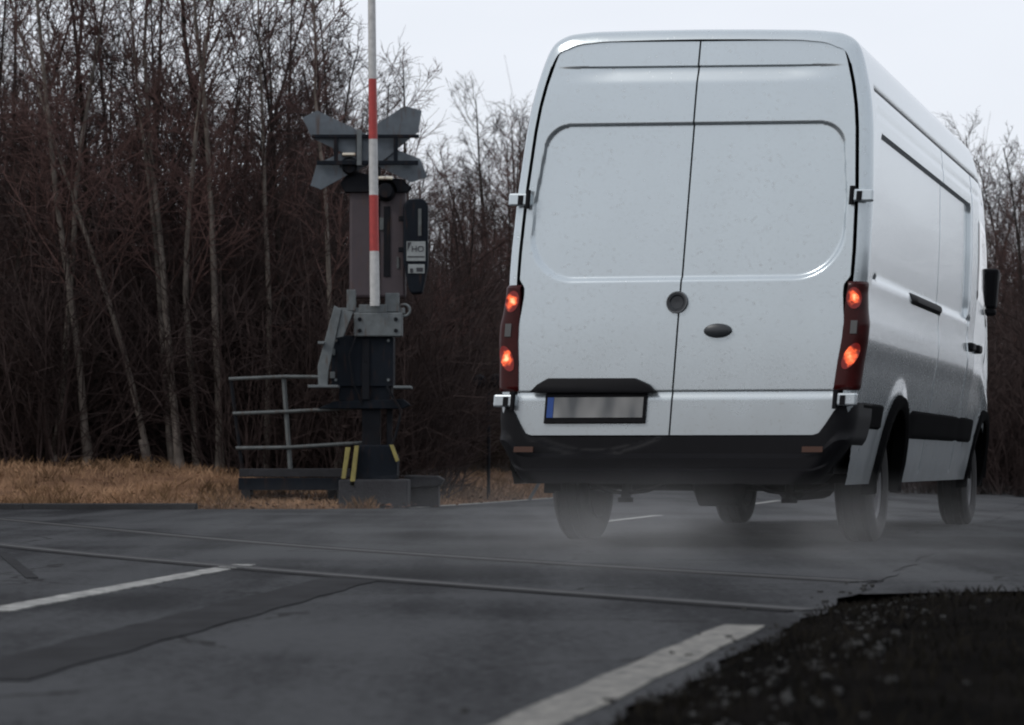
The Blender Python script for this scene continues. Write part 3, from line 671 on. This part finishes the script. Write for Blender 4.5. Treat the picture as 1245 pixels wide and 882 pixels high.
# small two-lamp trackside signal on a thin post
YT = 30.5
ts_ = empty('trackside_signal', (at(594, 563, YT).x, YT, ground_z(at(594, 563, YT).x, YT)), 'small dark two-lamp trackside signal on thin post beside the van', 'signal'); lt = local(ts_)
q = MB(); a = at(594, 468, YT); q.tube([(a.x, YT, 0), a], .022, 8); q.build('post', M['darkmetal'], ts_, smooth=True, fn=lt)
q = MB(); pbox(q, 580, 463, 607, 467, YT-.03, .04); q.build('crossbar', M['darkmetal'], ts_, fn=lt)
for px in (582, 604):
    q = MB(); q.lathe([(0, 0), (.06, 0), (.085, .03), (.09, .16), (0, .2)], at(px, 463, YT-.12), (0, 1, 0), 18); q.build('lamp', M['bluesteel'], ts_, smooth=True, fn=lt)
# leaning stake
YK = 30.4; a0 = at(640, 600, YK); gz = ground_z(a0.x, YK)
q = MB(); q.tube([(a0.x-.03, YK, gz-.05), at(660, 579, YK)], .02, 8)
o = q.build('marker_stake', M['galv'], smooth=True); tag(o, 'thin pale stake leaning right in the grass behind the van', 'stake')

# ------------------------------------------------------------------ the van
VX, VY, VYAW = .7985, 13.3077, .3082
LEAN, SKEW = .0835, -.02
van = empty('delivery_van', (VX, VY, 0), 'white silver high-roof panel van with lit brake lights driving over the crossing', 'van', rz=-VYAW)
def sh(v): return Vector((v[0]+LEAN*v[2], v[1]+SKEW*v[0], v[2]-.048*v[0]*(v[2]/2.8)**2))     # body sheared to match a skewed view
WT = [(.34, .935), (.45, .955), (.6, .972), (.8, .99), (1.0, 1.005), (1.12, 1.018), (1.2, 1.020), (1.27, 1.008), (1.36, .999), (1.43, 1.0), (1.46, 1.003), (1.6, 1.003), (1.92, .992), (2.25, .968), (2.38, .952), (2.5, .928), (2.62, .895), (2.70, .868), (2.75, .835), (2.785, .76), (2.80, .61), (2.806, .3), (2.808, 0)]
def Wz(z): return interp(WT, z)
def dens(tab):
    P = [(w, z) for z, w in tab]; o = []
    for (a, b), (c, d) in zip(P, P[1:]):
        n_ = max(1, int(math.hypot(c-a, d-b)/.018)); o += [(a+(c-a)*i/n_, b+(d-b)*i/n_) for i in range(n_)]
    return o+[P[-1]]
PROF = dens(WT)
# soften the profile corners
for _ in range(4):
    PROF = [PROF[0]] + [((a[0]+2*b[0]+c[0])/4, (a[1]+2*b[1]+c[1])/4) for a, b, c in zip(PROF, PROF[1:], PROF[2:])] + [PROF[-1]]
ZMAX = [(0, 2.808), (4.75, 2.80), (5.05, 2.74), (5.25, 2.58), (5.9, 1.62), (6.05, 1.42), (6.5, 1.22), (6.66, 1.0), (6.7, .8)]
WF = [(0, 1), (4.6, 1), (5.2, .985), (5.8, .965), (6.3, .92), (6.55, .85), (6.7, .70)]
RA, FA, AR = 1.45, 5.68, .455
def rrect(y, z, y0, y1, z0, z1, r):
    dy = abs(y-(y0+y1)/2)-(y1-y0)/2+r; dz = abs(z-(z0+z1)/2)-(z1-z0)/2+r
    return math.hypot(max(dy, 0), max(dz, 0))+min(max(dy, dz), 0)-r
def groove(d, w): return max(0, 1-abs(d)/w)
def side_in(y, z):
    """how far the flank is pressed inwards at (y, z)"""
    d = 0
    d += .024*sstep(.012, -.012, rrect(y, z, .33, 4.14, 1.47, 2.26, .06))
    if .2 < y < 4.9: d += .016*groove(z-2.50, .022) + .012*groove(z-2.37, .016)
    if .4 < z < 2.5:
        d += .016*groove(y-2.79, .014) + .016*groove(y-4.22, .014)
        if z < 2.4: d += .014*groove(y-5.45, .014)
    if .2 < y < 4.3: d += .010*groove(z-1.455, .014)
    return d
def swell(y, z):
    d = 0
    for c in (RA, FA):
        q = math.hypot(y-c, (z-.35)*1.0); d += .009*sstep(.62, .50, q)
    return d
ys_ = []
y = 0
while y < .09: ys_.append(y); y += .009
while y < 6.7: ys_.append(y); y += .0165
ys_.append(6.7)
def body_pt(y, w, z, sgn):
    zt = interp(ZMAX, y); f = interp(WF, y); z0 = .62
    zz_ = z if z < z0 else z0 + (z-z0)*(zt-z0)/(2.808-z0)
    t = 0
    if y < .08: u = 1-y/.08; t = .065*(1-math.sqrt(max(0, 1-u*u)))
    k = sstep(.5, .8, w)
    x = w*f - (t + (side_in(y, z) - swell(y, z))*k)
    if w < .05: x = w
    if w < .9: zz_ -= t*(1-sstep(.80, .93, w))
    return (sgn*max(0, x), y, zz_)
body = MB(); full = [(1, w, z) for w, z in PROF] + [(-1, w, z) for w, z in PROF[-2::-1]]
np_ = len(full)
vs = [body_pt(y, w, z, s) for y in ys_ for s, w, z in full]
fs = []
for j in range(len(ys_)-1):
    for i in range(np_-1):
        zc = full[i][2]; yc = (ys_[j]+ys_[j+1])/2
        if zc < .64 and yc < .16+.35*max(0, .56-zc): continue
        if full[i][1] > .8 and any(math.hypot(yc-c, zc-.35) < AR-.01 for c in (RA, FA)): continue
        fs.append((j*np_+i, j*np_+i+1, (j+1)*np_+i+1, (j+1)*np_+i))
body.add(vs, fs)
# nose cap
o0 = (len(ys_)-1)*np_; body.f.append(tuple(o0+i for i in range(np_)))
vb = body.build('body', M['paint'], van, smooth=True, fn=sh)
# recessed frame behind the doors, floor, wheel wells
q = MB(); q.add([(s*(Wz(z)-.10), .035, z) for z in (.42, .8, 1.2, 1.6, 2.0, 2.3, 2.5, 2.62, 2.74) for s in (-1, 1)], [(2*i, 2*i+1, 2*i+3, 2*i+2) for i in range(8)])
q.box((0, 3.3, .44), (1.78, 6.4, .08)); q.box((0, .4, .48), (1.7, .7, .16)); q.build('underbody', M['under'], van, fn=sh)
for c in (RA, FA):
    for s in (-1, 1):
        q = MB(); ar = [R(-2)+R(184)*i/30 for i in range(31)]
        q.add([(s*xx, c+(AR+.005)*math.cos(a), .36+(AR+.005)*math.sin(a)) for xx in (.975, .60) for a in ar], [(i, i+1, i+32, i+31) for i in range(30)]); q.f.append(tuple(31+i for i in range(31))); q.build('wheel_well', M['under'], van, smooth=True, fn=sh)
        # arch lip
        q = MB(); prof = [(AR-.035, -.06), (AR-.035, .012), (AR-.01, .026), (AR+.035, .022), (AR+.05, .0), (AR+.05, -.05)]
        k = 48; vv = []
        for i in range(k+1):
            an = R(-8)+R(196)*i/k
            for r_, h in prof:
                z = .35+r_*math.sin(an); yy = c+r_*math.cos(an); vv.append((s*((Wz(max(z, .36)))*interp(WF, c)+.018+h), yy, z))
        q.add(vv, [(i*6+j, i*6+j+1, (i+1)*6+j+1, (i+1)*6+j) for i in range(k) for j in range(5)]); q.build('wheel_arch', M['moulding'], van, smooth=True, fn=sh)
def patch(y0, y1, z0, z1, s, off, ny=24, nz_=8, taper=0):
    q = MB(); vv = []
    for i in range(ny+1):
        for j in range(nz_+1):
            z = z0+(z1-z0)*j/nz_; yy = y0+(y1-y0)*i/ny + taper*(z-z0)
            edge = 0 if 0 < i < ny and 0 < j < nz_ else -.02
            x = body_pt(yy, Wz(z), z, 1); vv.append((s*(x[0]+off+edge), yy, x[2]))
    q.add(vv, [(i*(nz_+1)+j, i*(nz_+1)+j+1, (i+1)*(nz_+1)+j+1, (i+1)*(nz_+1)+j) for i in range(ny) for j in range(nz_)]); return q
for s in (-1, 1):
    patch(1.96, 5.16, .60, .785, s, .014).build('side_moulding', M['moulding'], van, smooth=True, fn=sh)
    patch(.22, .95, .64, .79, s, .014).build('side_moulding', M['moulding'], van, smooth=True, fn=sh)
    patch(4.55, 5.38, 1.56, 2.26, s, .006, taper=0).build('cab_window', M['glass'], van, smooth=True, fn=sh)
# sliding door handle / rail cover and the cab door handle on the flank
q = MB(); vv = patch(1.62, 2.85, 1.405, 1.475, 1, .022, 16, 4); vv.build('sliding_rail_cover', M['plastic'], van, smooth=True, fn=sh)
for yy in (4.36, 4.72):
    q = MB(); q.box((Wz(1.27)+.012, yy, 1.27), (.05, .16, .06)); q.build('door_handle', M['plastic'], van, bevel=.015, fn=sh)
for s in (-1, 1):
    q = MB(); q.box((s*.985, 5.50, 1.76), (.10, .12, .30)); q.box((s*.97, 5.47, 1.58), (.14, .06, .05)); q.build('side_mirror', M['plastic'], van, bevel=.02, fn=sh)
q = MB(); q.add([(sx*w, y+.0, z) for y, z, w in ((5.20, 2.55, .72), (5.55, 2.10, .78), (5.90, 1.62, .84)) for sx in (-1, 1)], [(0, 1, 3, 2), (2, 3, 5, 4)])
q.v = [(x, y+.04, z+.06) for x, y, z in q.v]; q.build('windscreen', M['glass'], van, smooth=True, fn=sh)
# rear doors
def door_edge(z):
    e = Wz(z)-.085 - .028*sstep(.78, .84, z)*sstep(1.46, 1.40, z)
    if z < .74: e -= .13*(1-math.sqrt(max(0, 1-((.74-z)/.135)**2)))
    if z > 2.68: e -= .05*(1-math.sqrt(max(0, 1-((z-2.68)/.056)**2)))
    return e
def panel_sdf(x, z):
    r = .12 if z > 1.87 else .25
    if z > 1.87: hw = .865-.05*(z-1.87)/.42
    else: hw = .865
    dx = abs(x)-hw+r; dz = (z-2.285 if z > 1.87 else 1.45-z)+r
    return math.hypot(max(dx, 0), max(dz, 0))+min(max(dx, dz), 0)-r
def door_y(x, z):
    wd_ = .007 + .010*sstep(1.75, 1.60, z); d = (.019)*sstep(wd_, -wd_, panel_sdf(x, z))
    d += .017*sstep(0, .010, 2.602-z)*sstep(.10, .012, 2.602-z)*sstep(.84, .45, abs(x))
    d += .008*sstep(0, .007, .846-z)*sstep(.05, .008, .846-z)*sstep(.90, .86, abs(x))
    d += .012*((z-1.4)/1.4)**2*.5 + (.012*((z-2.3)/.45)**2 if z > 2.3 else 0)       # gentle barrel of the door skin
    return -.004 + d
Z0, Z1 = .607, 2.733
for s, nm in ((-1, 'left'), (1, 'right')):
    q = MB(); nu, nv = 150, 440; vv = []
    for j in range(-1, nv+2):
        z = Z0+(Z1-Z0)*min(max(j, 0), nv)/nv
        for i in range(-1, nu+2):
            u = min(max(i, 0), nu)/nu; x = .005+u*(door_edge(z)-.005)
            fold = (i < 0 or i > nu or j < 0 or j > nv)
            vv.append((s*x, door_y(x, z)+(.028 if fold else 0), z))
    n1 = nu+3; q.add(vv, [(j*n1+i, j*n1+i+1, (j+1)*n1+i+1, (j+1)*n1+i) for j in range(nv+2) for i in range(nu+2)])
    rd = q.build('rear_door', M['paint'], van, smooth=True, fn=sh)
    if s == 1:
        q = MB(); q.lathe([(0, -.034), (.05, -.034), (.072, -.026), (.078, -.008), (.078, .01)], (0, 0, 0), (0, 1, 0), 28)
        q.v = [(x*1.0+.225, y, z*.5+1.167) for x, y, z in q.v]; q.build('door_handle', M['badge'], rd, smooth=True, fn=sh)
    else:
        q = MB(); q.lathe([(0, -.012), (.034, -.014), (.042, -.022), (.052, -.022), (.056, -.012), (.056, .012)], (-.012, .004, 1.322), (0, 1, 0), 36); bd = q.build('badge', M['badge'], rd, smooth=True, fn=sh)
        q = MB(); q.lathe([(.050, -.018), (.052, -.027), (.058, -.027), (.060, -.018), (.060, .01)], (-.012, .004, 1.322), (0, 1, 0), 36); q.build('badge_ring', M['chrome'], bd, smooth=True, fn=sh)
        q = MB(); q.prism([(-.80, .842), (-.76, .882), (-.70, .916), (-.21, .914), (-.13, .880), (-.085, .838), (-.14, .832), (-.74, .836)], -.05, .02); q.build('plate_lamp_hood', M['plastic'], rd, bevel=.008, smooth=True, fn=sh)
        q = MB(); q.box((-.425, -.012, .752), (.575, .02, .165)); fr = q.build('plate_frame', M['plastic'], rd, bevel=.006, fn=sh)
        q = MB(); q.box((-.405, -.0245, .757), (.505, .006, .110)); q.build('number_plate', M['platewhite'], fr, fn=sh)
        q = MB(); q.box((-.678, -.0245, .757), (.036, .006, .110)); q.build('blue_band', M['blue'], fr, fn=sh)
    # tail light on this corner
    q = MB(); vv = []; nz_ = 40
    for j in range(nz_+1):
        z = .845+(1.425-.845)*j/nz_; w = Wz(z); f = j/nz_; end = .012 if j in (0, nz_) else 0
        inn = .118 - .03*sstep(.55, 1, f)
        pp = [(w-inn, .03), (w-inn, -.010), (w-inn+.02, -.016), (w-.05, -.014), (w-.022, -.006), (w-.004, .012), (w+.008, .04), (w+.012, .085-.03*f), (w+.006, .11-.03*f), (w-.02, .115-.03*f)]
        for x, y in pp: vv.append((s*(x-end*.6), y+end, z))
    q.add(vv, [(j*10+i, j*10+i+1, (j+1)*10+i+1, (j+1)*10+i) for j in range(nz_) for i in range(9)])
    q.f += [tuple(range(10)), tuple(nz_*10+i for i in range(10))]
    tl = q.build('tail_light', M['lens'], van, smooth=True, fn=sh)
    for zc, hh, tilt in ((1.335, .058, -.1), (1.025, .070, .5)):
        g2 = MB(); ring = [(0, 0)] + [(math.cos(a), math.sin(a)) for a in [i*math.pi/10 for i in range(20)]]
        w = Wz(zc); vv = []
        for (cx, cz) in ring:
            z = zc+cz*hh; x = cx*.040 + tilt*cz*.05
            xx = w-.052+x; yy = -.0195 if xx < w-.045 else -.0195+ (xx-(w-.045))**2*9
            vv.append((s*xx, yy, z))
        g2.add(vv, [(0, i, i % 20+1) for i in range(1, 21)]); g2.build('lit_lamp', M['glow'], tl, smooth=True, fn=sh)
    q = MB(); q.box((s*(Wz(1.2)-.06), -.0185, 1.18), (.035, .004, .07)); q.build('reflector', M['lensclear'], tl, fn=sh)
    for zc, kz in ((1.885, 0), (.795, .03)):
        w = Wz(zc); h_ = MB(); h_.box((s*(w-.045), -.016, zc), (.125, .05, .068)); hg = h_.build('hinge', M['paint'], van, bevel=.010, fn=sh)
        h_ = MB(); h_.box((s*(w-.055), -.043, zc-.004), (.028, .010, .050)); h_.tube([(s*(w-.095), -.036, zc-.05), (s*(w-.095), -.036, zc+.05)], .014, 10)
        h_.build('hinge_pin', M['plastic'], hg, fn=sh)
# rear bumper
q = MB(); vv = []; nt_, nz_ = 72, 22
for j in range(nz_+1):
    f = j/nz_; z = .345+f*.435
    hw = interp([(.34, .80), (.40, .845), (.5, .93), (.58, .985), (.70, 1.0), (.79, 1.0)], z)
    dpt = -.075 + (.02 if z > .47 else 0) + .03*sstep(.58, .62, z)
    for i in range(nt_+1):
        t = -1+2*i/nt_; a = abs(t); rc = .14
        flat = hw-rc
        if a < .7: x, y = flat*a/.7, dpt
        elif a < .88: th = (a-.7)/.18*math.pi/2; x, y = flat+rc*math.sin(th), dpt+rc*(1-math.cos(th))
        else: x, y = hw, dpt+rc+(a-.88)/.12*(.55-rc)*(1 if z > .5 else .6)
        ztop = .600 + .18*sstep(.79, .94, x)
        xx = math.copysign(x, t)
        z2 = .345+(ztop-.345)*f
        bow = .03*sstep(.012, -.012, ((xx+.42)/.36)**2*.1+abs((z2-.60)/.085)*.1-.1) if z2 > .5 else 0
        vv.append((xx, y+bow, z2))
q.add(vv, [(j*(nt_+1)+i, j*(nt_+1)+i+1, (j+1)*(nt_+1)+i+1, (j+1)*(nt_+1)+i) for j in range(nz_) for i in range(nt_)])
top = nz_*(nt_+1); k0 = len(q.v); q.v += [(x*.97, .12, z) for x, y, z in q.v[top:top+nt_+1]]
q.f += [(top+i, top+i+1, k0+i+1, k0+i) for i in range(nt_)]
k1 = len(q.v); q.v += [(x, .5, z) for x, y, z in q.v[0:nt_+1]]; q.f += [(i, i+1, k1+i+1, k1+i) for i in range(nt_)]
bmp = q.build('rear_bumper', M['plastic'], van, smooth=True, fn=sh)
for s in (-1, 1):
    q = MB(); q.box((s*.80, -.067, .53), (.11, .012, .03)); q.build('reflector', M['amber'], bmp, fn=sh)
# running gear
for c, s, lab in ((RA, -1, 0), (RA, 1, 0), (FA, -1, 0), (FA, 1, 0)):
    w_ = empty('wheel', (0, 0, 0), None, None); w_.parent = van; w_.location = (s*.845, c, .345)
    del_keys = [k for k in w_.keys()]
    hwid = .108
    tp = [(.215, -hwid*.8), (.25, -hwid*.98), (.30, -hwid*1.0), (.328, -hwid*.88), (.345, -hwid*.70)]
    for gx in (-.5, 0, .5): tp += [(.345, hwid*(gx-.06)), (.336, hwid*(gx-.05)), (.336, hwid*(gx+.05)), (.345, hwid*(gx+.06))]
    tp += [(.345, hwid*.70), (.328, hwid*.88), (.30, hwid), (.25, hwid*.98), (.215, hwid*.8), (.215, -hwid*.8)]
    q = MB(); q.lathe(tp, (0, 0, 0), (1, 0, 0), 48); q.build('tyre', M['rubber'], w_, smooth=True)
    q = MB(); q.lathe([(.214, -.10), (.214, .08), (.19, .07), (.175, .03), (.12, .045), (.085, .08), (.06, .085), (0, .085)], (0, 0, 0), (s, 0, 0), 36); q.build('rim', M['rim'], w_, smooth=True)
q = MB(); q.tube([(-.8, RA, .34), (-.2, RA, .34), (.2, RA, .34), (.8, RA, .34)], [.045, .05, .05, .045], 12); q.tube([(-.16, RA, .34), (-.12, RA, .34), (.12, RA, .34), (.16, RA, .34)], [.05, .14, .14, .05], 16)
q.build('rear_axle', M['under'], van, smooth=True)
for x in (-.36, .58):
    q = MB(); q.tube([(x, .7, .42), (x, .62, .25)], [.026, .03], 10); q.tube([(x, .62, .262), (x, .62, .235)], .045, 10)
    q.tube([(x-.22, .66, .335), (x-.12, .64, .30), (x, .62, .285), (x+.12, .64, .30), (x+.22, .66, .335)], .011, 8); q.build('spring_shackle', M['under'], van, smooth=True)
q = MB(); q.tube([(.22, 4.6, .33), (.26, 2.6, .31), (.30, 2.0, .33)], .055, 12); q.tube([(.26, 3.3, .32), (.26, 2.3, .32)], .10, 14); q.build('exhaust', M['under'], van, smooth=True)

# road spray whirled up behind the wheels
q = MB()
uu, vv_ = 24, 12
q.add([(.6+2.8*math.cos(b)*math.cos(a), 10.9+3.6*math.cos(b)*math.sin(a), max(.012, .05+.42*math.sin(b))) for b in [-math.pi/2+math.pi*j/vv_ for j in range(vv_+1)] for a in [2*math.pi*i/uu for i in range(uu)]],
      [(j*uu+i, j*uu+(i+1) % uu, (j+1)*uu+(i+1) % uu, (j+1)*uu+i) for j in range(vv_) for i in range(uu)])
vm = bpy.data.materials.new('spray'); vm.use_nodes = True; n = vm.node_tree; n.nodes.clear()
o_ = n.nodes.new('ShaderNodeOutputMaterial'); pv = n.nodes.new('ShaderNodeVolumePrincipled'); pv.inputs['Color'].default_value = (.93, .93, .93, 1)
t = n.nodes.new('ShaderNodeTexCoord'); z = n.nodes.new('ShaderNodeTexNoise'); z.inputs['Scale'].default_value = 1.6; z.inputs['Detail'].default_value = 4
mp_ = n.nodes.new('ShaderNodeMapping'); mp_.inputs['Location'].default_value = (-1, -1, -.45); mp_.inputs['Scale'].default_value = (2, 2, 1.4)
g_ = n.nodes.new('ShaderNodeTexGradient'); g_.gradient_type = 'SPHERICAL'
n.links.new(t.outputs['Generated'], mp_.inputs['Vector']); n.links.new(mp_.outputs['Vector'], g_.inputs['Vector']); n.links.new(t.outputs['Object'], z.inputs['Vector'])
r = n.nodes.new('ShaderNodeMapRange'); r.inputs['From Min'].default_value = .40; r.inputs['From Max'].default_value = .72; n.links.new(z.outputs['Fac'], r.inputs['Value'])
a_ = n.nodes.new('ShaderNodeMath'); a_.operation = 'MULTIPLY'; pw = n.nodes.new('ShaderNodeMath'); pw.operation = 'POWER'; pw.inputs[1].default_value = 1.7; n.links.new(g_.outputs['Fac'], pw.inputs[0])
n.links.new(r.outputs[0], a_.inputs[0]); n.links.new(pw.outputs[0], a_.inputs[1])
b_ = n.nodes.new('ShaderNodeMath'); b_.operation = 'MULTIPLY'; b_.inputs[1].default_value = .25; n.links.new(a_.outputs[0], b_.inputs[0])
n.links.new(b_.outputs[0], pv.inputs['Density']); n.links.new(pv.outputs['Volume'], o_.inputs['Volume'])
tag(q.build('road_spray', vm), kind='stuff')
